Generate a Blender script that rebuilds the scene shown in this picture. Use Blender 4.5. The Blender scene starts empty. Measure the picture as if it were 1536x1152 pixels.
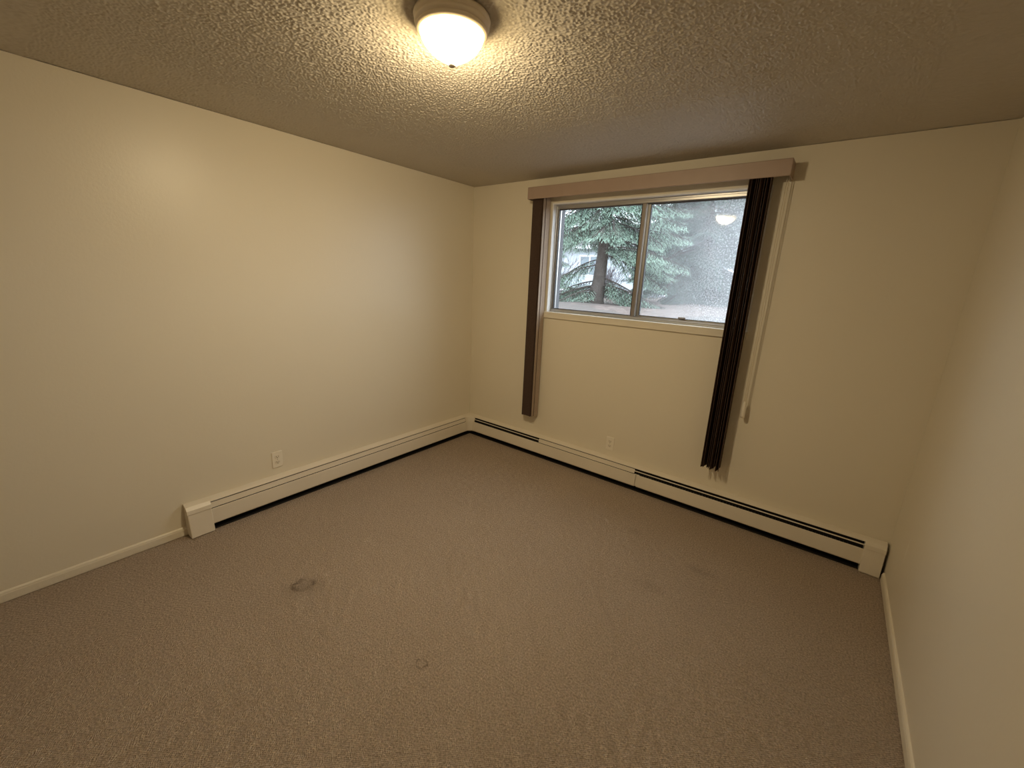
import bpy, bmesh, math, random
import numpy as np
from mathutils import Vector, Matrix
from math import pi, sin, cos, radians as rad

SC = bpy.context.scene
COL = SC.collection

# ------------------------------------------------------------------ camera
cam_d = bpy.data.cameras.new('camera')
cam = bpy.data.objects.new('camera', cam_d)
COL.objects.link(cam)
cam.location = (2.8691, -3.0601, 1.5990)
cam.rotation_mode = 'XYZ'
cam.rotation_euler = (1.320765, -0.044619, 0.661528)
cam_d.sensor_fit = 'HORIZONTAL'
cam_d.sensor_width = 36.0
cam_d.lens = 36.0 * 622.11 / 1536.0
cam_d.clip_start = 0.02
cam_d.clip_end = 200
SC.camera = cam

# ------------------------------------------------------------------ overcast sky
world = bpy.data.worlds.new('overcast_sky')
SC.world = world
world.use_nodes = True
bg = world.node_tree.nodes['Background']
bg.inputs['Color'].default_value = (0.80, 0.90, 1.0, 1)
bg.inputs['Strength'].default_value = 3.2

# ------------------------------------------------------------------ look
vs = SC.view_settings
SC.display_settings.display_device = 'sRGB'
vs.view_transform = 'Standard'
vs.look = 'None'
vs.exposure = 0.64
vs.gamma = 1.0
vs.use_curve_mapping = False
SC.cycles.use_denoising = True
SC.cycles.max_bounces = 8
SC.cycles.glossy_bounces = 2
SC.cycles.transmission_bounces = 2
SC.cycles.diffuse_bounces = 4
SC.cycles.use_adaptive_sampling = True
SC.cycles.adaptive_threshold = 0.02
SC.cycles.caustics_reflective = False
SC.cycles.caustics_refractive = False
SC.cycles.transparent_max_bounces = 8

LAMP_STRENGTH = 105.0
LAMP_COLOR = (1.0, 0.82, 0.54, 1)

W = 3.362          # room width, window wall along x
H = 2.40           # ceiling height
D = 3.95           # room depth, towards negative y
LX, LY = 1.722, -1.956   # ceiling lamp

# ------------------------------------------------------------------ node helpers
def new_mat(name):
    m = bpy.data.materials.new(name)
    m.use_nodes = True
    nt = m.node_tree
    b = nt.nodes['Principled BSDF']
    return m, nt, b

def nd(nt, t, **kw):
    n = nt.nodes.new(t)
    for k, v in kw.items():
        setattr(n, k, v)
    return n

def mix_rgb(nt, fac, a, b, mode='MIX'):
    n = nd(nt, 'ShaderNodeMix', data_type='RGBA', blend_type=mode)
    for s, v in ((n.inputs[0], fac), (n.inputs[6], a), (n.inputs[7], b)):
        if isinstance(v, (int, float)):
            s.default_value = v
        elif isinstance(v, tuple):
            s.default_value = v if len(v) == 4 else (*v, 1)
        else:
            nt.links.new(v, s)
    return n.outputs[2]

def math_n(nt, op, a, b=None, c=None, clamp=False):
    n = nd(nt, 'ShaderNodeMath', operation=op, use_clamp=clamp)
    for s, v in zip(n.inputs, (a, b, c)):
        if v is None:
            continue
        if isinstance(v, (int, float)):
            s.default_value = v
        else:
            nt.links.new(v, s)
    return n.outputs[0]

def noise(nt, vec, scale, detail=3, rough=0.55):
    n = nd(nt, 'ShaderNodeTexNoise')
    n.inputs['Scale'].default_value = scale
    n.inputs['Detail'].default_value = detail
    n.inputs['Roughness'].default_value = rough
    if vec is not None:
        nt.links.new(vec, n.inputs['Vector'])
    return n.outputs['Fac']

def ramp(nt, fac, stops):
    n = nd(nt, 'ShaderNodeValToRGB')
    el = n.color_ramp.elements
    while len(el) < len(stops):
        el.new(0.5)
    for e, (p, c) in zip(el, stops):
        e.position = p
        e.color = c if len(c) == 4 else (*c, 1)
    nt.links.new(fac, n.inputs[0])
    return n.outputs[0]

def bump(nt, b, height, strength, dist):
    n = nd(nt, 'ShaderNodeBump')
    n.inputs['Strength'].default_value = strength
    n.inputs['Distance'].default_value = dist
    nt.links.new(height, n.inputs['Height'])
    nt.links.new(n.outputs[0], b.inputs['Normal'])

def pos(nt):
    return nd(nt, 'ShaderNodeNewGeometry').outputs['Position']

def simple(name, col, rough=0.5, metal=0.0, spec=0.5, var=0.06, vscale=6.0, bscale=None, bstr=0.2, bdist=0.001):
    m, nt, b = new_mat(name)
    P = pos(nt)
    f = noise(nt, P, vscale, 2)
    c2 = tuple(max(0, x * (1 - var * 2)) for x in col)
    c1 = tuple(min(1, x * (1 + var)) for x in col)
    nt.links.new(mix_rgb(nt, f, c2, c1), b.inputs['Base Color'])
    b.inputs['Roughness'].default_value = rough
    b.inputs['Metallic'].default_value = metal
    b.inputs['Specular IOR Level'].default_value = spec
    if bscale:
        bump(nt, b, noise(nt, P, bscale, 2), bstr, bdist)
    return m

# ------------------------------------------------------------------ materials
def mat_wall():
    m, nt, b = new_mat('cream_wall_paint')
    P = pos(nt)
    big = noise(nt, P, 0.9, 3)
    c = mix_rgb(nt, big, (0.74, 0.675, 0.545), (0.80, 0.735, 0.60))
    # pale scuff on the right-hand wall
    sep = nd(nt, 'ShaderNodeSeparateXYZ'); nt.links.new(P, sep.inputs[0])
    dx = math_n(nt, 'SUBTRACT', sep.outputs[0], W)
    dx = math_n(nt, 'MULTIPLY', dx, 40)
    dy = math_n(nt, 'MULTIPLY', math_n(nt, 'ADD', sep.outputs[1], 0.40), 70)
    dz = math_n(nt, 'MULTIPLY', math_n(nt, 'SUBTRACT', sep.outputs[2], 0.37), 14)
    s = math_n(nt, 'ADD', math_n(nt, 'MULTIPLY', dy, dy), math_n(nt, 'MULTIPLY', dz, dz))
    s = math_n(nt, 'ADD', s, math_n(nt, 'MULTIPLY', dx, dx))
    s = math_n(nt, 'SUBTRACT', 1.0, s, clamp=True)
    c = mix_rgb(nt, math_n(nt, 'MULTIPLY', s, 0.5), c, (0.9, 0.86, 0.75))
    nt.links.new(c, b.inputs['Base Color'])
    b.inputs['Roughness'].default_value = 0.36
    b.inputs['Specular IOR Level'].default_value = 0.32
    bump(nt, b, noise(nt, P, 70, 2, 0.6), 0.35, 0.0014)
    return m

def mat_ceiling():
    m, nt, b = new_mat('knockdown_ceiling_texture')
    P = pos(nt)
    nt.links.new(mix_rgb(nt, noise(nt, P, 1.2, 3), (0.57, 0.515, 0.435), (0.63, 0.575, 0.49)), b.inputs['Base Color'])
    b.inputs['Roughness'].default_value = 0.55
    b.inputs['Specular IOR Level'].default_value = 0.35
    return m

def mat_carpet():
    m, nt, b = new_mat('brown_loop_pile_carpet')
    P = pos(nt)
    sep = nd(nt, 'ShaderNodeSeparateXYZ'); nt.links.new(P, sep.inputs[0])
    X, Y = sep.outputs[0], sep.outputs[1]
    wob = math_n(nt, 'MULTIPLY', noise(nt, P, 25, 0), 0.02)
    # rows of small loops
    a = math_n(nt, 'SINE', math_n(nt, 'MULTIPLY', math_n(nt, 'ADD', X, wob), 2 * pi / 0.0085))
    c = math_n(nt, 'SINE', math_n(nt, 'MULTIPLY', math_n(nt, 'ADD', Y, wob), 2 * pi / 0.0085))
    loops = math_n(nt, 'MULTIPLY', a, c)
    fine = noise(nt, P, 130, 2, 0.65)
    blot = noise(nt, P, 2.0, 4, 0.6)
    mid = noise(nt, P, 22, 3, 0.6)
    col = mix_rgb(nt, blot, (0.50, 0.395, 0.308), (0.61, 0.49, 0.385))
    col = mix_rgb(nt, math_n(nt, 'MULTIPLY', mid, 0.30), col, (0.41, 0.32, 0.245))
    sp = nd(nt, 'ShaderNodeMapRange'); nt.links.new(fine, sp.inputs[0])
    sp.inputs[1].default_value = 0.30; sp.inputs[2].default_value = 0.72
    sp.inputs[3].default_value = 0.62; sp.inputs[4].default_value = 1.30
    grey = nd(nt, 'ShaderNodeCombineColor')
    for i in range(3):
        nt.links.new(sp.outputs[0], grey.inputs[i])
    col = mix_rgb(nt, 1.0, col, grey.outputs[0], 'MULTIPLY')

    wig = math_n(nt, 'MULTIPLY', math_n(nt, 'SUBTRACT', noise(nt, P, 30, 3), 0.5), 0.075)
    brk = math_n(nt, 'MULTIPLY_ADD', mid, 4.5, -1.6, clamp=True)
    def stain(cx, cy, ax, ay, ring, amt, rot=0.0):
        nonlocal col
        dx0 = math_n(nt, 'ADD', math_n(nt, 'SUBTRACT', X, cx), wig)
        dy0 = math_n(nt, 'SUBTRACT', Y, cy)
        dx1 = math_n(nt, 'ADD', math_n(nt, 'MULTIPLY', dx0, cos(rot)), math_n(nt, 'MULTIPLY', dy0, sin(rot)))
        dy1 = math_n(nt, 'SUBTRACT', math_n(nt, 'MULTIPLY', dy0, cos(rot)), math_n(nt, 'MULTIPLY', dx0, sin(rot)))
        dx = math_n(nt, 'DIVIDE', dx1, ax); dy = math_n(nt, 'DIVIDE', dy1, ay)
        r = math_n(nt, 'SQRT', math_n(nt, 'ADD', math_n(nt, 'MULTIPLY', dx, dx), math_n(nt, 'MULTIPLY', dy, dy)))
        if ring:
            d = math_n(nt, 'ABSOLUTE', math_n(nt, 'SUBTRACT', r, 0.8))
            k = math_n(nt, 'SUBTRACT', 1.0, math_n(nt, 'DIVIDE', d, 0.35), clamp=True)
            k = math_n(nt, 'MULTIPLY', k, brk)
        else:
            k = math_n(nt, 'SUBTRACT', 1.0, r, clamp=True)
        col = mix_rgb(nt, math_n(nt, 'MULTIPLY', k, amt), col, (0.15, 0.115, 0.09))
    stain(0.935, -2.235, 0.062, 0.046, True, 0.85, 0.88)
    stain(1.757, -2.141, 0.032, 0.024, True, 0.9)
    stain(0.95, -2.245, 0.13, 0.09, False, 0.30, 0.88)
    stain(2.074, -0.589, 0.07, 0.05, False, 0.18)
    stain(2.34, -1.036, 0.10, 0.06, False, 0.15)
    stain(2.52, -0.717, 0.11, 0.06, False, 0.25)
    nt.links.new(col, b.inputs['Base Color'])
    b.inputs['Roughness'].default_value = 0.95
    b.inputs['Specular IOR Level'].default_value = 0.1
    h = math_n(nt, 'ADD', math_n(nt, 'MULTIPLY', loops, 0.30), math_n(nt, 'MULTIPLY', fine, 1.3))
    h = math_n(nt, 'ADD', h, math_n(nt, 'MULTIPLY', noise(nt, P, 60, 1), 0.9))
    bump(nt, b, h, 1.0, 0.0075)
    return m

M = {}
M['wall'] = mat_wall()
M['ceiling'] = mat_ceiling()
M['carpet'] = mat_carpet()
M['trim'] = simple('cream_gloss_trim_paint', (0.76, 0.70, 0.58), 0.35, var=0.04, bscale=40, bstr=0.15)
M['jamb'] = simple('white_window_trim_paint', (0.82, 0.81, 0.80), 0.4, var=0.03)
M['heater'] = simple('cream_enamel_steel', (0.77, 0.70, 0.58), 0.38, var=0.04, vscale=4, bscale=120, bstr=0.08)
M['heater_dark'] = simple('black_heater_interior_and_shade', (0.012, 0.010, 0.009), 0.7, var=0.2)
M['fin'] = simple('dull_heater_fin', (0.05, 0.045, 0.04), 0.5, metal=0.6)
M['alu'] = simple('weathered_aluminium', (0.52, 0.51, 0.50), 0.34, metal=0.85, var=0.08, vscale=14)
M['alu_dark'] = simple('tarnished_aluminium', (0.30, 0.27, 0.25), 0.4, metal=0.7, var=0.1, vscale=14)
M['gasket'] = simple('black_rubber_gasket', (0.02, 0.018, 0.018), 0.6)
M['valance'] = simple('taupe_valance_vinyl', (0.40, 0.295, 0.235), 0.45, var=0.05, vscale=8, bscale=200, bstr=0.1)
M['slat'] = simple('dark_brown_blind_fabric', (0.075, 0.047, 0.036), 0.75, var=0.18, vscale=90, spec=0.2)
M['slat_pale'] = simple('tan_blind_fabric', (0.42, 0.33, 0.26), 0.7, var=0.1, vscale=90, spec=0.2)
M['ivory'] = simple('ivory_plastic', (0.86, 0.80, 0.68), 0.35, var=0.02)
M['ivory_face'] = simple('ivory_plastic_face', (0.80, 0.73, 0.60), 0.3, var=0.02)
M['slot'] = simple('dark_outlet_slot', (0.06, 0.045, 0.03), 0.6)
M['screw'] = simple('painted_screw', (0.5, 0.45, 0.36), 0.35, metal=0.4)
M['cord'] = simple('ivory_cord', (0.70, 0.62, 0.48), 0.7, var=0.05)
M['pan'] = simple('almond_enamel_pan', (0.80, 0.71, 0.59), 0.4, var=0.03)

def mat_bowl():
    m, nt, b = new_mat('lit_alabaster_glass')
    nt.nodes.remove(b)
    out = nt.nodes['Material Output']
    tc = nd(nt, 'ShaderNodeTexCoord')
    sep = nd(nt, 'ShaderNodeSeparateXYZ'); nt.links.new(tc.outputs['Object'], sep.inputs[0])
    # rim emission lowered to dim the ceiling and upper walls; yellower glass there
    z = nd(nt, 'ShaderNodeMapRange', interpolation_type='SMOOTHSTEP'); nt.links.new(sep.outputs[2], z.inputs[0])
    z.inputs[1].default_value = -0.056; z.inputs[2].default_value = 0.004
    e = nd(nt, 'ShaderNodeEmission')
    nt.links.new(mix_rgb(nt, z.outputs[0], LAMP_COLOR, (1.0, 0.72, 0.30, 1)), e.inputs[0])
    k = math_n(nt, 'MULTIPLY', LAMP_STRENGTH, math_n(nt, 'MULTIPLY_ADD', z.outputs[0], -0.88, 1.0))
    # made-up off-centre bulb point, added to darken the right and near sides (inverse square)
    dv = nd(nt, 'ShaderNodeVectorMath', operation='DISTANCE')
    nt.links.new(tc.outputs['Object'], dv.inputs[0]); dv.inputs[1].default_value = (-0.046, 0.040, -0.030)
    d2 = math_n(nt, 'MULTIPLY_ADD', dv.outputs['Value'], dv.outputs['Value'], 0.0012)
    k = math_n(nt, 'MULTIPLY', k, math_n(nt, 'DIVIDE', 0.0085, d2))
    nt.links.new(k, e.inputs[1])
    nt.links.new(e.outputs[0], out.inputs[0])
    return m
M['bowl'] = mat_bowl()

def mat_glass(name, haze):
    m, nt, b = new_mat(name)
    nt.nodes.remove(b)
    out = nt.nodes['Material Output']
    P = pos(nt)
    tr = nd(nt, 'ShaderNodeBsdfTransparent')
    tr.inputs[0].default_value = (0.97, 0.99, 0.98, 1)
    gl = nd(nt, 'ShaderNodeBsdfGlossy')
    gl.inputs['Roughness'].default_value = 0.015 if haze < 0.2 else 0.03
    fr = nd(nt, 'ShaderNodeFresnel'); fr.inputs[0].default_value = 1.5
    mx = nd(nt, 'ShaderNodeMixShader')
    nt.links.new(fr.outputs[0], mx.inputs[0]); nt.links.new(tr.outputs[0], mx.inputs[1]); nt.links.new(gl.outputs[0], mx.inputs[2])
    # film of dust and dried droplets on the pane
    tl = nd(nt, 'ShaderNodeBsdfTranslucent'); tl.inputs[0].default_value = (0.86, 0.88, 0.9, 1)
    df = nd(nt, 'ShaderNodeBsdfDiffuse'); df.inputs[0].default_value = (0.5, 0.5, 0.5, 1)
    dm = nd(nt, 'ShaderNodeMixShader'); dm.inputs[0].default_value = 0.12
    nt.links.new(tl.outputs[0], dm.inputs[1]); nt.links.new(df.outputs[0], dm.inputs[2])
    sp = noise(nt, P, 95, 3, 0.7)
    spots = nd(nt, 'ShaderNodeMapRange'); nt.links.new(sp, spots.inputs[0])
    spots.inputs[1].default_value = 0.50; spots.inputs[2].default_value = 0.66
    patch = nd(nt, 'ShaderNodeMapRange'); nt.links.new(noise(nt, P, 2.6, 3), patch.inputs[0])
    patch.inputs[1].default_value = 0.35; patch.inputs[2].default_value = 0.65
    sep = nd(nt, 'ShaderNodeSeparateXYZ'); nt.links.new(P, sep.inputs[0])
    side = nd(nt, 'ShaderNodeMapRange'); nt.links.new(sep.outputs[0], side.inputs[0])
    side.inputs[1].default_value = 1.70; side.inputs[2].default_value = 2.35
    base = math_n(nt, 'MULTIPLY_ADD', patch.outputs[0], 0.08 * haze, 0.08 * haze)
    k = math_n(nt, 'ADD', base, math_n(nt, 'MULTIPLY', side.outputs[0], 0.38 * haze))
    k = math_n(nt, 'ADD', k, math_n(nt, 'MULTIPLY', math_n(nt, 'MULTIPLY', spots.outputs[0], side.outputs[0]), 0.62 * haze), clamp=True)
    fin = nd(nt, 'ShaderNodeMixShader')
    nt.links.new(k, fin.inputs[0]); nt.links.new(mx.outputs[0], fin.inputs[1]); nt.links.new(dm.outputs[0], fin.inputs[2])
    nt.links.new(fin.outputs[0], out.inputs[0])
    return m
M['glass'] = mat_glass('clear_window_glass', 0.12)
M['glass_dusty'] = mat_glass('dusty_window_glass', 0.68)

# outdoors
M['bark'] = simple('spruce_bark', (0.115, 0.095, 0.085), 0.9, var=0.3, vscale=18, bscale=40, bstr=0.8, bdist=0.02)
M['needle'] = simple('dark_spruce_needles', (0.075, 0.115, 0.09), 0.6, var=0.3, vscale=9, spec=0.3)
M['tip'] = simple('pale_new_spruce_needles', (0.45, 0.61, 0.50), 0.6, var=0.2, vscale=9, spec=0.3)
M['tip_old'] = simple('mid_green_spruce_needles', (0.20, 0.28, 0.24), 0.6, var=0.25, vscale=9, spec=0.3)
M['twig'] = simple('bare_grey_twig', (0.20, 0.17, 0.18), 0.9, var=0.2)
M['siding'] = simple('pale_blue_siding', (0.62, 0.68, 0.74), 0.7, var=0.05)
M['house_trim'] = simple('white_house_trim', (0.85, 0.86, 0.88), 0.5, var=0.02)
M['house_glass'] = simple('dim_house_glass', (0.22, 0.27, 0.31), 0.1, var=0.1)
M['roof'] = simple('grey_shingle_roof', (0.22, 0.21, 0.22), 0.9, var=0.2, vscale=10)
M['path'] = simple('pale_concrete_path', (0.60, 0.57, 0.62), 0.9, var=0.08, vscale=3)
M['reveal'] = simple('dark_grey_outer_reveal', (0.16, 0.165, 0.18), 0.8, var=0.1)
M['stucco'] = simple('grey_outer_stucco', (0.55, 0.52, 0.48), 0.9, var=0.1)

def mat_soil():
    m, nt, b = new_mat('needle_strewn_soil')
    P = pos(nt)
    c = ramp(nt, noise(nt, P, 9, 6, 0.75), [(0.28, (0.055, 0.04, 0.034)), (0.5, (0.15, 0.112, 0.098)), (0.72, (0.36, 0.29, 0.26))])
    c = mix_rgb(nt, math_n(nt, 'GREATER_THAN', noise(nt, P, 0.55, 3), 0.56), c, (0.12, 0.10, 0.09))
    nt.links.new(c, b.inputs['Base Color'])
    b.inputs['Roughness'].default_value = 0.95
    bump(nt, b, noise(nt, P, 25, 4), 0.8, 0.03)
    return m
M['soil'] = mat_soil()

# ------------------------------------------------------------------ mesh helpers
class MB:
    """collects shapes, links them as ONE mesh object"""
    def __init__(s):
        s.v = []; s.f = []; s.mi = []
    def add(s, verts, faces, mi=0):
        o = len(s.v)
        s.v += [tuple(v) for v in verts]
        s.f += [tuple(i + o for i in f) for f in faces]
        s.mi += [mi] * len(faces)
        return s
    def box(s, x0, x1, y0, y1, z0, z1, mi=0):
        vs_ = [(x0,y0,z0),(x1,y0,z0),(x1,y1,z0),(x0,y1,z0),(x0,y0,z1),(x1,y0,z1),(x1,y1,z1),(x0,y1,z1)]
        return s.add(vs_, [(3,2,1,0),(4,5,6,7),(0,1,5,4),(1,2,6,5),(2,3,7,6),(3,0,4,7)], mi)
    def prism(s, prof, a, b, fn, mi=0):
        """closed 2-D profile swept from a to b; fn(u, v, t) -> xyz"""
        n = len(prof)
        vs_ = [fn(u, v, a) for u, v in prof] + [fn(u, v, b) for u, v in prof]
        fs = [(i, (i + 1) % n, n + (i + 1) % n, n + i) for i in range(n)]
        fs += [tuple(range(n))[::-1], tuple(range(n, 2 * n))]
        return s.add(vs_, fs, mi)
    def lathe(s, prof, n=48, c=(0, 0, 0), mi=0):
        vs_, fs = [], []
        for r, z in prof:
            for k in range(n):
                a = 2 * pi * k / n
                vs_.append((c[0] + r * cos(a), c[1] + r * sin(a), c[2] + z))
        for j in range(len(prof) - 1):
            for k in range(n):
                fs.append((j * n + k, j * n + (k + 1) % n, (j + 1) * n + (k + 1) % n, (j + 1) * n + k))
        return s.add(vs_, fs, mi)
    def tube(s, pts, rads, n=6, mi=0, cap=True):
        pts = [Vector(p) for p in pts]
        if isinstance(rads, (int, float)):
            rads = [rads] * len(pts)
        vs_, fs = [], []
        for i, p in enumerate(pts):
            d = (pts[min(i + 1, len(pts) - 1)] - pts[max(i - 1, 0)]).normalized()
            u = d.cross(Vector((0, 0, 1)))
            if u.length < 1e-3:
                u = Vector((1, 0, 0))
            u.normalize(); w = d.cross(u)
            for k in range(n):
                a = 2 * pi * k / n
                vs_.append(p + (u * cos(a) + w * sin(a)) * rads[i])
        for i in range(len(pts) - 1):
            for k in range(n):
                fs.append((i * n + k, i * n + (k + 1) % n, (i + 1) * n + (k + 1) % n, (i + 1) * n + k))
        if cap:
            fs += [tuple(range(n))[::-1], tuple(range((len(pts) - 1) * n, len(pts) * n))]
        return s.add(vs_, fs, mi)
    def mesh(s, name, mats):
        me = bpy.data.meshes.new(name)
        me.from_pydata(s.v, [], s.f)
        for m in (mats if isinstance(mats, (list, tuple)) else [mats]):
            me.materials.append(m)
        me.polygons.foreach_set('material_index', s.mi)
        bm = bmesh.new(); bm.from_mesh(me)
        bmesh.ops.recalc_face_normals(bm, faces=bm.faces)
        bm.to_mesh(me); bm.free()
        me.update()
        return me
    def build(s, name, mats, parent=None, bevel=0, smooth=False, origin=None):
        if origin is not None:
            o = Vector(origin)
            s.v = [tuple(Vector(v) - o) for v in s.v]
        ob = bpy.data.objects.new(name, s.mesh(name, mats))
        COL.objects.link(ob)
        if origin is not None:
            ob.location = origin
        if parent is not None:
            ob.parent = parent
            if origin is None:
                ob.location = -parent.location if parent.type == 'EMPTY' and parent.parent is None else (0, 0, 0)
        if smooth:
            ob.data.polygons.foreach_set('use_smooth', [True] * len(ob.data.polygons))
        if bevel:
            b = ob.modifiers.new('bevel', 'BEVEL')
            b.width = bevel; b.segments = 2; b.limit_method = 'ANGLE'; b.angle_limit = rad(35)
        return ob

def empty(name, loc):
    o = bpy.data.objects.new(name, None)
    COL.objects.link(o)
    o.location = loc
    o.empty_display_size = 0.1
    return o

def tag(o, label=None, cat=None, group=None, kind=None):
    if label: o['label'] = label
    if cat: o['category'] = cat
    if group: o['group'] = group
    if kind: o['kind'] = kind
    return o

def struct(o, label=None):
    return tag(o, label, None, None, 'structure')

# ------------------------------------------------------------------ room shell
OX0, OX1, OZ0, OZ1 = 0.872, 2.430, 1.318, 2.205       # window opening
T = 0.20
struct(MB().box(-T, W + T, -D - T, T, -0.1, 0).build('floor', M['carpet']), 'brown loop pile carpet with a few round stains')

def knockdown_ceiling():
    """slab whose underside carries the real relief of a knockdown spray, finest where it is seen closest"""
    rs_ = np.random.RandomState(7)
    N = 2048; cell = 0.0022
    kx = np.fft.fftfreq(N, cell)
    k2 = np.sqrt(kx[:, None] ** 2 + kx[None, :] ** 2)
    def field(lam, bw):
        f = np.fft.fft2(rs_.standard_normal((N, N)))
        g = np.real(np.fft.ifft2(f * np.exp(-((k2 - 1 / lam) ** 2) / (2 * (bw / lam) ** 2))))
        return g / g.std()
    f = field(0.0125, 0.34) + 0.45 * field(0.026, 0.5) + 0.30 * field(0.009, 0.3)
    f = f / f.std()
    h = np.clip((f + 0.15) / 1.5, 0, 1)
    h = h * h * (3 - 2 * h)
    h = 0.0032 * h + 0.0004 * f
    xs = np.concatenate([np.linspace(0, 0.45, 56, endpoint=False), np.linspace(0.45, 3.0, 730, endpoint=False), np.linspace(3.0, W, 46)])
    ys = np.concatenate([np.linspace(-D, -2.75, 140, endpoint=False), np.linspace(-2.75, -0.9, 530, endpoint=False), np.linspace(-0.9, 0, 113)])
    X, Y = np.meshgrid(xs, ys)
    ix = (X / cell) % N; iy = ((Y + D) / cell) % N
    i0 = ix.astype(int) % N; j0 = iy.astype(int) % N; fx = ix - np.floor(ix); fy = iy - np.floor(iy)
    i1 = (i0 + 1) % N; j1 = (j0 + 1) % N
    Z = H + 0.003 - ((h[j0, i0] * (1 - fx) + h[j0, i1] * fx) * (1 - fy) + (h[j1, i0] * (1 - fx) + h[j1, i1] * fx) * fy)
    ny_, nx_ = X.shape
    co = np.stack([X, Y, Z], -1).reshape(-1, 3)
    a = (np.arange(ny_ - 1)[:, None] * nx_ + np.arange(nx_ - 1)[None, :]).ravel()
    q = np.stack([a, a + nx_, a + nx_ + 1, a + 1], -1)
    nb = len(co)
    x0, x1, y0, y1, z0, z1 = -T, W + T, -D - T, T, H + 0.004, H + 0.12
    bxv = np.array([(x0,y0,z0),(x1,y0,z0),(x1,y1,z0),(x0,y1,z0),(x0,y0,z1),(x1,y0,z1),(x1,y1,z1),(x0,y1,z1)])
    bxf = np.array([(3,2,1,0),(4,5,6,7),(0,1,5,4),(1,2,6,5),(2,3,7,6),(3,0,4,7)]) + nb
    co = np.concatenate([co, bxv]); q = np.concatenate([q, bxf])
    me = bpy.data.meshes.new('ceiling')
    me.vertices.add(len(co)); me.vertices.foreach_set('co', co.astype(np.float32).ravel())
    me.loops.add(q.size); me.loops.foreach_set('vertex_index', q.astype(np.int32).ravel())
    me.polygons.add(len(q))
    me.polygons.foreach_set('loop_start', np.arange(0, q.size, 4, dtype=np.int32))
    me.update(calc_edges=True)
    sm = np.ones(len(q), dtype=bool); sm[-6:] = False
    me.polygons.foreach_set('use_smooth', sm)
    me.materials.append(M['ceiling'])
    o = bpy.data.objects.new('ceiling', me); COL.objects.link(o)
    return o
struct(knockdown_ceiling(), 'knockdown textured ceiling around the lit lamp')
struct(MB().box(-T, 0, -D, T, 0, H).build('wall_left', M['wall']), 'plain cream wall catching the lamp glare')
struct(MB().box(W, W + T, -D, T, 0, H).build('wall_right', M['wall']), 'dim cream wall at the right edge')
struct(MB().box(-T, W + T, -D - T, -D, 0, H).build('wall_rear', M['wall']), 'cream wall behind the camera')
wb = MB()
wb.box(0, OX0, 0, T, 0, H).box(OX1, W, 0, T, 0, H).box(OX0, OX1, 0, T, 0, OZ0).box(OX0, OX1, 0, T, OZ1, H)
struct(wb.build('wall_back', M['wall']), 'cream wall holding the high window')

# baseboards (small moulded skirting)
bb = [(0, 0.0), (0.006, 0.0), (0.007, 0.004), (0.011, 0.005), (0.011, 0.042), (0.009, 0.047), (0.009, 0.051), (0.005, 0.056), (0, 0.058)]
struct(MB().prism(bb, -D, -2.478, lambda u, v, t: (u, t, v)).build('baseboard_left', M['wall']), 'low cream baseboard on the left wall')
struct(MB().prism(bb, -D, -0.095, lambda u, v, t: (W - u, t, v)).build('baseboard_right', M['wall']), 'low cream baseboard on the right wall')

# ------------------------------------------------------------------ window
win = struct(empty('window_1', (1.65, 0.08, OZ0)), 'aluminium sliding window with a dusty right pane, set high in the wall')
# painted wooden jamb lining
jb = 0.012
MB().box(OX0, OX0 + jb, 0.0, 0.05, OZ0, OZ1).build('jamb', M['jamb'], win, 0.002)
MB().box(OX1 - jb, OX1, 0.0, 0.05, OZ0, OZ1).build('jamb', M['jamb'], win, 0.002)
MB().box(OX0 + jb, OX1 - jb, 0.0, 0.05, OZ1 - jb, OZ1).build('jamb_head', M['jamb'], win, 0.002)
# aluminium outer frame: head, two stiles, bottom track with ridges
fy0, fy1 = 0.05, 0.125
fx0, fx1, fz0, fz1 = OX0 + 0.004, OX1 - 0.004, 1.332, OZ1 - 0.004
MB().box(fx0, fx0 + 0.016, fy0, fy1, fz0, fz1).build('frame_stile', M['alu'], win, 0.002)
MB().box(fx1 - 0.016, fx1, fy0, fy1, fz0, fz1).build('frame_stile', M['alu'], win, 0.002)
MB().box(fx0 + 0.016, fx1 - 0.016, fy0, fy1, fz1 - 0.020, fz1).build('frame_head', M['alu'], win, 0.002)
MB().box(fx0 + 0.016, fx1 - 0.016, fy0, fy1, fz0, fz0 + 0.008).build('bottom_track', M['alu'], win, 0.001)
for y in (0.051, 0.086, 0.121):
    MB().box(fx0 + 0.016, fx1 - 0.016, y, y + 0.004, fz0 + 0.008, fz0 + 0.022).build('track_ridge', M['alu'], win, 0.001)
    MB().box(fx0 + 0.016, fx1 - 0.016, y, y + 0.004, fz1 - 0.036, fz1 - 0.020).build('head_ridge', M['alu'], win, 0.001)

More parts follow.
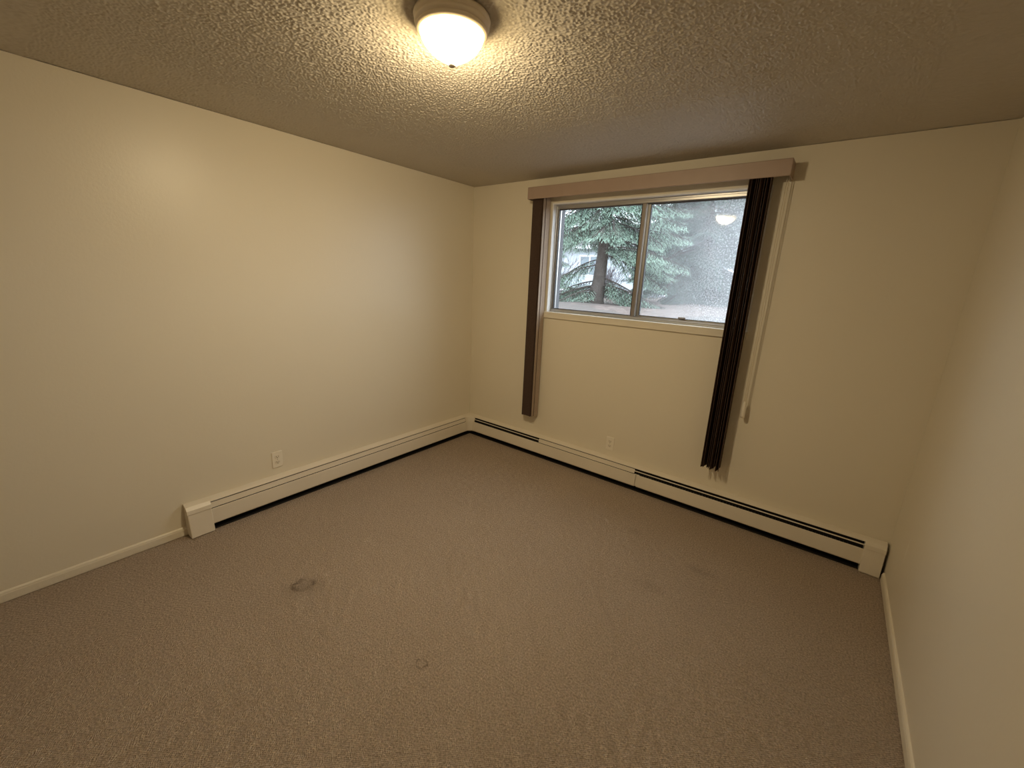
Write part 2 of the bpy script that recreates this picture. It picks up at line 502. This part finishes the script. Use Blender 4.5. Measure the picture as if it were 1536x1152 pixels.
def sash(x0, x1, y, z0, z1, wl, wr, wt, wbm, glass, stile_l, stile_r, dusty):
    th = 0.022
    s = empty('sash', (0, 0, 0)); s.parent = win; s.location = -win.location
    def sub(mb, name, m, bev=0.002):
        o = mb.build(name, m, None, bev); o.parent = s; return o
    sub(MB().box(x0, x0 + wl, y, y + th, z0, z1), 'stile', stile_l)
    sub(MB().box(x1 - wr, x1, y, y + th, z0, z1), 'stile', stile_r)
    sub(MB().box(x0 + wl, x1 - wr, y, y + th, z1 - wt, z1), 'top_rail', M['alu_dark'])
    sub(MB().box(x0 + wl, x1 - wr, y, y + th, z0, z0 + wbm), 'bottom_rail', M['alu'])
    g = 0.004
    gm = MB()
    gm.box(x0 + wl, x0 + wl + g, y - .0005, y + th + .0005, z0 + wbm, z1 - wt)
    gm.box(x1 - wr - g, x1 - wr, y - .0005, y + th + .0005, z0 + wbm, z1 - wt)
    gm.box(x0 + wl + g, x1 - wr - g, y - .0005, y + th + .0005, z1 - wt - g, z1 - wt)
    gm.box(x0 + wl + g, x1 - wr - g, y - .0005, y + th + .0005, z0 + wbm, z0 + wbm + g)
    sub(gm, 'gasket', M['gasket'], 0)
    yc = y + th / 2
    pm = MB().add([(x0 + wl, yc, z0 + wbm), (x1 - wr, yc, z0 + wbm), (x1 - wr, yc, z1 - wt), (x0 + wl, yc, z1 - wt)], [(0, 1, 2, 3)])
    p = sub(pm, 'pane', M[glass], 0)
    if dusty:
        p['label'] = 'dusty pane with dried water spots'
    return s
sash(0.893, 1.640, 0.0590, 1.345, 2.176, 0.012, 0.028, 0.014, 0.014, 'glass', M['alu_dark'], M['alu_dark'], False)
rs = sash(1.622, 2.410, 0.0945, 1.345, 2.176, 0.040, 0.016, 0.012, 0.018, 'glass_dusty', M['alu'], M['alu'], True)
MB().box(1.6402, 1.6440, 0.0640, 0.0905, 1.36, 2.165).build('interlock_strip', M['alu'], win, 0.001)
lt = MB().box(1.965, 2.015, 0.078, 0.0945, 1.364, 1.380).box(1.975, 2.005, 0.070, 0.080, 1.368, 1.376)
lt.build('latch', M['alu_dark'], win, 0.002)
# sill board with a deep front edge
sb = MB().prism([(-0.016, 1.280), (0.0, 1.280), (0.0, 1.3185), (0.05, 1.3185), (0.05, 1.332), (-0.016, 1.332)], OX0 - 0.008, 2.438, lambda u, v, t: (t, u, v))
struct(sb.build('trim_1', M['trim'], None, 0.002), 'cream window sill board with a deep front edge')
# outer sill and outside face
for x0_, x1_ in ((OX0, OX0 + 0.005), (OX1 - 0.005, OX1)):
    MB().box(x0_, x1_, 0.1255, 0.201, 1.328, OZ1).build('outer_reveal', M['reveal'], win)
MB().box(OX0, OX1, 0.125, 0.26, 1.29, 1.328).build('outer_sill', M['alu'], win, 0.002)

# ------------------------------------------------------------------ vertical blind
vb = tag(empty('vertical_blind', (1.62, -0.065, 2.223)), 'brown vertical blind drawn open to both sides of the window under a taupe valance', 'blind')
vx0, vx1, vz0, vz1, vy = 0.712, 2.522, 2.222, 2.313, -0.132
vm = MB()
prof = [(vx0, 0.0), (vx0, vy), (vx1, vy), (vx1, 0.0), (vx1 - 0.008, 0.0), (vx1 - 0.008, vy + 0.008), (vx0 + 0.008, vy + 0.008), (vx0 + 0.008, 0.0)]
vm.prism(prof, vz0, vz1, lambda u, v, t: (u, v, t))
tag(vm.build('valance', M['valance'], vb, 0.004), 'taupe valance')
MB().box(vx0 + 0.008, vx1 - 0.008, vy + 0.008, 0.0, vz1 - 0.006, vz1 - 0.001).build('valance_top', M['valance'], vb)
MB().box(vx0 + 0.03, vx1 - 0.03, -0.090, -0.050, vz1 - 0.050, vz1 - 0.012).build('headrail', M['ivory'], vb, 0.003)

def slat(cx, cy, ang, z0, z1, width=0.089, mat='slat', bow=0.006):
    """slightly bowed fabric vane hanging from the headrail; ang = direction of its width"""
    n = 8; th = 0.0012
    d = Vector((cos(ang), sin(ang), 0)); nn = Vector((-sin(ang), cos(ang), 0))
    front, back = [], []
    for i in range(n + 1):
        t = i / n - 0.5
        off = bow * (1 - (2 * t) ** 2)
        p = Vector((cx, cy, 0)) + d * (t * width) + nn * off
        front.append(p - nn * th); back.append(p + nn * th)
    loop = front + back[::-1]
    m = len(loop)
    vs_ = [(q.x, q.y, z0) for q in loop] + [(q.x, q.y, z1) for q in loop]
    fs = [(i, (i + 1) % m, m + (i + 1) % m, m + i) for i in range(m)]
    for i in range(n):
        fs.append((i, i + 1, m - 2 - i, m - 1 - i))
        fs.append((m + i, m + i + 1, 2 * m - 2 - i, 2 * m - 1 - i))
    return MB().add(vs_, fs).build('slat', M[mat], vb)

Z1 = 2.262
# left stack: turned nearly flat to the wall, one vane edge-on next to the window
for cx, cy, a, z0, m in ((0.790, -0.094, -2, 0.384, 'slat'), (0.797, -0.086, -3, 0.386, 'slat'),
                         (0.803, -0.078, -4, 0.388, 'slat'), (0.812, -0.069, -5, 0.390, 'slat')):
    slat(cx, cy, rad(a), z0, Z1, 0.098, m, 0.005)
slat(0.861, -0.062, rad(86), 0.388, Z1, 0.089, 'slat_pale', 0.004)
# right stack: gathered edge-on
rng = random.Random(4)
for k in range(8):
    cx = 2.325 + k * 0.0145
    slat(cx, -0.074 + rng.uniform(-.006, .006), rad(84 + rng.uniform(-7, 7) + (6 if k > 5 else 0)), 0.386 + rng.uniform(-.004, .004) - (0.006 if k > 5 else 0), Z1, 0.089, 'slat', 0.006 * (1 if k % 2 else -1))
# pull cords with a weight
for dx in (0.0, 0.010):
    MB().tube([(2.499 + dx, -0.052, 2.262), (2.498 + dx, -0.050, 1.5), (2.497 + dx * 0.8, -0.049, 0.872)], 0.0022, 6).build('cord', M['cord'], vb)
cwm = MB().lathe([(0.003, 0.885), (0.008, 0.880), (0.011, 0.868), (0.013, 0.790), (0.012, 0.775), (0.0, 0.774)], 16, (2.501, -0.050, 0))
cwm.build('cord_weight', M['ivory'], vb, 0, True)

# ------------------------------------------------------------------ baseboard heaters
cov = [(0.0, 0.203), (0.012, 0.204), (0.044, 0.195), (0.050, 0.190), (0.050, 0.1865), (0.045, 0.1865), (0.042, 0.190), (0.012, 0.198), (0.0, 0.198)]
pan = [(0.058, 0.143), (0.062, 0.141), (0.068, 0.050), (0.065, 0.044), (0.052, 0.042), (0.052, 0.045), (0.063, 0.047), (0.0645, 0.051), (0.0585, 0.138), (0.055, 0.140)]
damp = [(0.0465, 0.1800), (0.0485, 0.1800), (0.0560, 0.1470), (0.0540, 0.1470)]
open_damp = [(0.047, 0.1690), (0.053, 0.1670), (0.053, 0.1635), (0.047, 0.1655)]
backp = [(0.0, 0.001), (0.056, 0.001), (0.056, 0.004), (0.004, 0.006), (0.004, 0.194), (0.0, 0.194)]  # front floor strip paints the deep shade under the heater black
capb = [(0.0, 0.002), (0.0, 0.199), (0.014, 0.203), (0.044, 0.192), (0.060, 0.172), (0.063, 0.158), (0.083, 0.008), (0.080, 0.002)]
hood = [(0.0, 0.199), (0.0, 0.2035), (0.014, 0.2065), (0.047, 0.195), (0.063, 0.176), (0.0675, 0.152), (0.065, 0.150), (0.060, 0.172), (0.044, 0.192), (0.014, 0.203)]
LF = lambda u, v, t: (u, t, v)          # along the left wall
BF = lambda u, v, t: (t, -u, v)         # along the window wall
hl = tag(empty('baseboard_heater', (0.035, -1.28, 0)), 'long cream baseboard heater with a closed damper along the left wall', 'heater')
ya, yb = -2.385, -0.115
MB().prism(backp, ya, -0.03, LF).build('back_plate_and_shade_strip', M['heater_dark'], hl)
MB().prism(cov, ya, yb, LF).build('top_cover', M['heater'], hl)
MB().prism(damp, ya, yb + 0.02, LF).build('damper', M['heater'], hl)
MB().prism(pan, ya, yb, LF).build('front_panel', M['heater'], hl)
e = MB().prism(capb, -2.478, -2.357, LF).build('end_cap', M['heater'], hl, 0.004)
MB().prism(hood, -2.480, -2.355, LF).build('cap_hood', M['heater'], hl, 0.001)
tb = MB().tube([(0.030, ya, 0.10), (0.030, -0.03, 0.10)], 0.011, 10)
tb.build('pipe', M['fin'], hl)
fm = MB()
y = ya + 0.08
while y < -0.2:
    fm.box(0.008, 0.050, y, y + 0.001, 0.072, 0.132); y += 0.02
tag(fm.build('fins', M['fin'], hl), kind='stuff')

hb = tag(empty('baseboard_heater', (1.7, -0.035, 0)), 'cream baseboard heater with open black slots under the window', 'heater')
xa, xb = 0.115, 3.262
MB().prism(backp, 0.03, 3.34, BF).build('back_plate_and_shade_strip', M['heater_dark'], hb)
MB().prism(cov, xa, xb, BF).build('top_cover', M['heater'], hb)
MB().prism(damp, 0.922, 1.838, BF).build('damper', M['heater'], hb)
MB().prism(open_damp, 0.118, 0.922, BF).build('damper', M['heater'], hb)
MB().prism(open_damp, 1.838, xb, BF).build('damper', M['heater'], hb)
MB().prism(pan, xa, 1.852, BF).build('front_panel', M['heater'], hb)
MB().prism(pan, 1.866, xb, BF).build('front_panel', M['heater'], hb)
MB().prism([(u - 0.008, v) for u, v in pan], 1.84, 1.88, BF).build('splice_plate', M['trim'], hb)
MB().prism(capb, 3.252, 3.347, BF).build('end_cap', M['heater'], hb, 0.004)
MB().prism(hood, 3.250, 3.349, BF).build('cap_hood', M['heater'], hb, 0.001)
MB().prism([(u + 0.0015, v) for u, v in capb if v < 0.17], 3.302, 3.347, BF).build('cap_sleeve', M['heater'], hb, 0.001)
MB().tube([(0.03, -0.030, 0.10), (3.34, -0.030, 0.10)], 0.011, 10).build('pipe', M['fin'], hb)
fm = MB()
x = 0.2
while x < 3.2:
    fm.box(x, x + 0.001, -0.050, -0.008, 0.072, 0.132); x += 0.02
tag(fm.build('fins', M['fin'], hb), kind='stuff')
# moulded inside corner joining both runs
full = [(0.0, 0.204), (0.013, 0.206), (0.046, 0.196), (0.053, 0.189), (0.064, 0.141), (0.0695, 0.050), (0.066, 0.043), (0.052, 0.043), (0.052, 0.047), (0.062, 0.050), (0.058, 0.138), (0.044, 0.188), (0.0, 0.198)]
cm = MB(); npr = len(full); rings = []
R0 = 0.118
path = [((0, -R0 - 0.006), (1, 0))] + [None] * 0
steps = []
steps.append((Vector((0, -R0 - 0.004, 0)), Vector((1, 0, 0))))
for k in range(9):
    a = rad(90 * k / 8)
    # normals turn from +x to -y; the fillet centre lies in the room
    steps.append((None, Vector((cos(a), -sin(a), 0))))
steps.append((Vector((R0 + 0.004, 0, 0)), Vector((0, -1, 0))))
vs_ = []
cen = Vector((R0, -R0, 0))
for base, nrm in steps:
    for u, v in full:
        if base is not None:
            q = base + nrm * u
        else:
            # rounded: distance from the fillet centre shrinks with depth
            rr = max(0.02, R0 - u)
            q = cen - nrm * rr
            if u < 0.03:      # the back keeps to the square corner
                k = u / 0.03
                s_ = 1.0 / max(abs(nrm.x), abs(nrm.y))
                q = (cen - nrm * rr * s_).lerp(q, k * 0.6)
        vs_.append((q.x, q.y, v))
fs = []
for i in range(len(steps) - 1):
    for j in range(npr):
        fs.append((i * npr + j, i * npr + (j + 1) % npr, (i + 1) * npr + (j + 1) % npr, (i + 1) * npr + j))
fs += [tuple(range(npr))[::-1], tuple(range((len(steps) - 1) * npr, len(steps) * npr))]
cm.add(vs_, fs).build('corner_piece', M['heater'], hb)

# ------------------------------------------------------------------ outlets
def outlet(fn, c, label):
    """fn maps (along, out, up) to a world point"""
    t = tag(empty('wall_outlet', fn(0, 0, c)), label, 'outlet', 'wall outlets above the heaters')
    inv = -t.location
    def part(mb, name, m, par=None, bev=0.0):
        mb.v = [tuple(Vector(fn(*v)) - t.location) for v in mb.v]
        o = mb.build(name, m, None, bev); o.parent = par or t
        return o
    part(MB().box(-.0345, .0345, 0, .0055, c - .057, c + .057), 'cover_plate', M['ivory'], None, 0.0025)
    for s in (-1, 1):
        cz = c + s * 0.0195
        pr = [(0.0165 * cos(a), max(-0.0118, min(0.0118, 0.0165 * sin(a)))) for a in [2 * pi * k / 24 for k in range(24)]]
        r = part(MB().prism(pr, 0.003, 0.0072, lambda u, v, q: (u, q, cz + v)), 'receptacle', M['ivory_face'])
        part(MB().box(-.0072, -.0050, .0070, .0076, cz - .001, cz + .007), 'slot', M['slot'], r)
        part(MB().box(.0050, .0072, .0070, .0076, cz - .001, cz + .006), 'slot', M['slot'], r)
        g = [(0.0028 * cos(a), 0.0028 * sin(a)) for a in [2 * pi * k / 10 for k in range(10)]]
        part(MB().prism(g, .0070, .0076, lambda u, v, q: (u, q, cz - .0065 + v)), 'ground_hole', M['slot'], r)
    g = [(0.003 * cos(a), 0.003 * sin(a)) for a in [2 * pi * k / 12 for k in range(12)]]
    part(MB().prism(g, .0050, .0066, lambda u, v, q: (u, q, c + v)), 'screw', M['screw'])
    return t
outlet(lambda a, o, z: (o, -1.931 + a, z), 0.313, 'ivory duplex outlet on the left wall above the closed heater')
outlet(lambda a, o, z: (1.589 + a, -o, z), 0.312, 'ivory duplex outlet below the window between the blind stacks')

# ------------------------------------------------------------------ ceiling lamp
cl = tag(empty('ceiling_lamp', (LX, LY, H)), 'lit flush ceiling lamp with an alabaster glass bowl', 'lamp')
def lpart(mb, name, m, par=None, smooth=True):
    o = mb.build(name, m, None, 0, smooth); o.parent = par or cl; return o
pan_prof = [(0.0, -0.0005), (0.116, -0.0005), (0.121, -0.003), (0.1225, -0.008), (0.121, -0.013), (0.1155, -0.0165), (0.1155, -0.018),
            (0.1185, -0.021), (0.1195, -0.026), (0.118, -0.031), (0.1115, -0.034), (0.1115, -0.0355), (0.1145, -0.038), (0.1145, -0.043), (0.111, -0.047),
            (0.104, -0.048), (0.102, -0.040), (0.0, -0.036)]
po = lpart(MB().lathe(pan_prof, 64), 'pan', M['pan'])
po.data.polygons.foreach_set('use_smooth', [True] * len(po.data.polygons))
em = po.modifiers.new('edges', 'EDGE_SPLIT'); em.split_angle = rad(62)
bowl = []
RB, DB = 0.1035, 0.086
for k in range(11):
    t_ = k / 10
    bowl.append((RB * (1 - t_ ** 1.7) ** 0.72, -DB * t_))
bo = lpart(MB().lathe(bowl, 32), 'glass_bowl', M['bowl'])
bo.location = (0, 0, -0.046)
lpart(MB().lathe([(0.0, -0.1285), (0.0125, -0.1285), (0.0135, -0.132), (0.0125, -0.137), (0.007, -0.1405), (0.0, -0.141)], 20), 'finial', M['pan'])

# ------------------------------------------------------------------ outdoors
GZ = 1.15
gm = MB(); nx, ny = 60, 60
rng = random.Random(11)
for j in range(ny + 1):
    for i in range(nx + 1):
        x = -24 + 40 * i / nx; y = 0.2 + 39.8 * (j / ny) ** 1.6
        z = GZ + 0.02 * sin(x * 2.1 + y) + 0.02 * sin(y * 1.7 - x * .8) + rng.uniform(-.012, .012)
        gm.v.append((x, y, z))
for j in range(ny):
    for i in range(nx):
        a = j * (nx + 1) + i
        gm.f.append((a, a + 1, a + nx + 2, a + nx + 1)); gm.mi.append(0)
struct(gm.build('ground', M['soil'], None, 0, True), 'brown needle strewn yard soil outside the window')
struct(MB().box(-24, 16, 11.3, 13.6, GZ - 0.1, GZ + 0.07).build('path', M['path']), 'pale concrete path across the yard')

def make_branch(L, seed):
    r = random.Random(seed)
    mb = MB()
    def spray(p, d, ln, tipf):
        """twig with needles all round; the outer part is pale new growth"""
        d = d.normalized()
        u = d.cross(Vector((0, 0, 1)))
        if u.length < 1e-3: u = Vector((1, 0, 0))
        u.normalize(); w = d.cross(u)
        n = max(7, int(ln / 0.0065))
        for i in range(n):
            t = (i + r.random()) / n
            a = r.uniform(0, 2 * pi)
            o = (u * cos(a) + w * sin(a))
            b = p + d * (ln * t)
            nl = 0.030 * (1 - 0.35 * t)
            e_ = b + (o * 0.75 + d * 0.9).normalized() * nl
            s_ = d.cross(o) * 0.0052
            mb.add([b - s_, b + s_, e_], [(0, 1, 2)], 2 if t > tipf else 1)
    def axis(p, d, ln, droop, n):
        pts = [p.copy()]
        d = d.normalized()
        for i in range(n):
            t = (i + 1) / n
            d = (d + Vector((0, 0, -droop / n * (1.0 - 1.1 * t))) + Vector((r.uniform(-.03, .03), r.uniform(-.03, .03), r.uniform(-.03, .03)))).normalized()
            pts.append(pts[-1] + d * ln / n)
        return pts
    main = axis(Vector((0, 0, 0)), Vector((1, 0, 0.10)), L, 1.0, 14)
    mb.tube(main, [0.010 * L * (1 - 0.9 * i / 14) for i in range(15)], 5, 0)
    s = 0.06
    side = 1
    while s < 1.0:
        i = min(13, int(s * 14)); f = s * 14 - i
        p = main[i].lerp(main[i + 1], f)
        d0 = (main[i + 1] - main[i]).normalized()
        lat = Vector((-d0.y, d0.x, 0)) * side
        ln = min(0.55, 0.16 + 0.55 * L * (1 - s) * r.uniform(.6, 1.0)) * min(1, .4 + s * 2)
        d = d0 * 0.75 + lat * 0.8 + Vector((0, 0, -0.25 - r.uniform(0, .35)))
        sec = axis(p, d, ln, 0.5, 5)
        mb.tube(sec, [0.0045, 0.004, 0.0034, 0.003, 0.0024, 0.0018], 3, 0, False)
        k = 0.1; sd = 1
        while k < 1.0:
            j = min(4, int(k * 5)); q = sec[j].lerp(sec[j + 1], k * 5 - j)
            dd = (sec[j + 1] - sec[j]).normalized()
            l2 = Vector((-dd.y, dd.x, 0)) * sd
            tl = r.uniform(.07, .15) * (1.15 - .5 * k)
            spray(q, dd * .8 + l2 * .8 + Vector((0, 0, -.35 - r.uniform(0, .5))), tl, r.uniform(.15, .65))
            sd = -sd; k += 0.045 / ln * r.uniform(.8, 1.2)
        spray(sec[-2], sec[-1] - sec[-2], ln / 5 + .05, 0.25)
        side = -side; s += 0.030 / L * r.uniform(.8, 1.25) * 1.2
    spray(main[-2], main[-1] - main[-2], 0.18, 0.2)
    return mb.mesh('branch', [M['bark'], M['needle'], M['tip']])

BR = [make_branch(L, 20 + i) for i, L in enumerate((1.2, 1.5, 1.8, 2.1))]
BL = (1.2, 1.5, 1.8, 2.1)
BR_DARK = []
for me_ in BR:                       # last year's growth without pale tips
    c_ = me_.copy(); c_.materials[2] = M['tip_old']; BR_DARK.append(c_)

def spruce(base, height, r0, lean, label, seed, z_from, count, reach, clear=None, kinds=None):
    t = tag(empty('spruce_tree', base), label, 'tree', 'spruces outside the window')
    r = random.Random(seed)
    n = 14
    pts, rr = [], []
    for i in range(n + 1):
        h = height * i / n
        pts.append((lean[0] * h + 0.02 * sin(i), lean[1] * h, h - 0.05))
        rr.append(r0 * (1 - 0.9 * i / n) * (1 + 0.55 * math.exp(-h * 4)))
    # root flare ring
    pts.insert(1, (lean[0] * .12, lean[1] * .12, 0.08)); rr.insert(1, r0 * 1.35)
    tr = MB().tube(pts, rr, 14).build('trunk', M['bark'], None, 0, True); tr.parent = t
    for k in range(count):
        f = (k + 0.5) / count
        h = z_from + (height - 0.3 - z_from) * (f ** 1.25)
        a = k * 2.39996 + r.uniform(-.25, .25)
        if clear and clear(a, h):
            continue
        want = reach * (1 - 0.75 * (h / height)) * r.uniform(.75, 1.15)
        i = min(range(4), key=lambda q: abs(BL[q] - want))
        s = want / BL[i]
        o = bpy.data.objects.new('branch', (kinds or BR)[i])
        COL.objects.link(o); o.parent = t
        rh = r0 * (1 - 0.9 * h / height) * 0.5
        o.location = (lean[0] * h + rh * cos(a), lean[1] * h + rh * sin(a), h)
        o.rotation_euler = (r.uniform(-.15, .15), rad(r.uniform(-4, 16)), a)
        o.scale = (s, s, s)
    return t

# the view towards the window looks along this heading; keep the trunk showing
to_win = math.atan2(-8.2, 4.2)
def angd(a, b): return abs((a - b + pi) % (2 * pi) - pi)
LEFT, RIGHT = to_win - pi / 2, to_win + pi / 2
def gaps(a, h):
    if angd(a, to_win) < 0.60 and h < 1.55: return True
    if angd(a, LEFT) < 1.05 and (h < 0.22 or 0.50 < h < 0.78 or 0.98 < h < 1.50): return True
    if angd(a, RIGHT) < 0.9 and (h < 0.3 or 0.6 < h < 0.9): return True
    return angd(a, to_win + pi) < 0.7 and h < 1.4
spruce((-1.33, 5.30, GZ), 7.0, 0.135, (0.06, 0.0), 'spruce with a leaning bare trunk outside the left pane', 3, 0.2, 225, 1.8, gaps)
spruce((-0.15, 8.95, GZ), 7.5, 0.15, (0.0, 0.02), 'dense dark spruce outside the dusty right pane', 8, 0.25, 210, 1.9, None, BR_DARK)
spruce((-6.6, 9.8, GZ), 7.5, 0.16, (0.0, 0.0), 'spruce farther back at the left edge of the window', 15, 0.9, 120, 1.9)
spruce((-3.4, 16.0, GZ), 8.5, 0.17, (0.0, 0.0), 'farthest spruce standing beyond the pale path', 21, 0.6, 120, 2.1, None, BR_DARK)

def shrub(base, label, seed, n=46, hgt=1.3):
    r = random.Random(seed)
    t = tag(empty('bare_shrub', base), label, 'shrub', 'leafless shrubs in the yard')
    mb = MB()
    for k in range(n):
        a = r.uniform(0, 2 * pi); lean = r.uniform(.1, .75)
        d = Vector((cos(a) * lean, sin(a) * lean, 1)).normalized()
        p = Vector((r.uniform(-.12, .12), r.uniform(-.12, .12), -.03))
        L = hgt * r.uniform(.6, 1.1); pts = [p]
        for i in range(6):
            d = (d + Vector((r.uniform(-.2, .2), r.uniform(-.2, .2), r.uniform(-.12, .12)))).normalized()
            pts.append(pts[-1] + d * L / 6)
        mb.tube(pts, [.009, .008, .007, .006, .005, .004, .003], 3, 0, False)
        for i in range(1, 6):
            for q in range(3):
                dd = (d + Vector((r.uniform(-1, 1), r.uniform(-1, 1), r.uniform(-.2, .8)))).normalized()
                l2 = r.uniform(.12, .32)
                m_ = pts[i] + dd * l2 * .5 + Vector((r.uniform(-.03, .03), r.uniform(-.03, .03), .02))
                mb.tube([pts[i], m_, m_ + dd * l2 * .5], [.004, .003, .002], 3, 0, False)
    o = mb.build('stems', M['twig'], None); o.parent = t
    return t
shrub((-2.95, 9.2, GZ), 'leafless shrub just right of the spruce trunk', 5)
shrub((-3.9, 7.6, GZ), 'leafless shrub left of the spruce trunk', 6, 46, 1.5)

# neighbour house seen in gaps between the branches
hs = tag(empty('house', (-9.6, 21, GZ)), 'pale blue house glimpsed behind the spruces', 'house')
def hpart(mb, name, m, par=None):
    o = mb.build(name, m, None, 0); o.parent = par or hs; return o
hpart(MB().box(-6.5, 6.5, 0, 6, -0.1, 2.6), 'wall', M['siding'])
for k in range(13):
    hpart(MB().box(-6.5, 6.5, -0.022, 0, 0.02 + k * .2, 0.20 + k * .2), 'siding_board', M['siding'])
for wx in (-3.6, -0.2, 3.2):
    w_ = hpart(MB().box(wx - .75, wx + .75, -0.06, -0.02, 0.75, 2.05), 'window', M['house_trim'])
    for q in (-1, 1):
        hpart(MB().box(wx + q * .34 - .29, wx + q * .34 + .29, -0.07, -0.058, 0.87, 1.93), 'pane', M['house_glass'], w_)
hpart(MB().prism([(-0.6, 2.55), (3, 4.1), (6.6, 2.55), (6.6, 2.45), (3, 3.95), (-0.6, 2.45)], -6.9, 6.9, lambda u, v, t: (t, u, v)), 'roof', M['roof'])
hpart(MB().box(-6.9, 6.9, -0.64, -0.58, 2.36, 2.56), 'gutter', M['house_trim'])
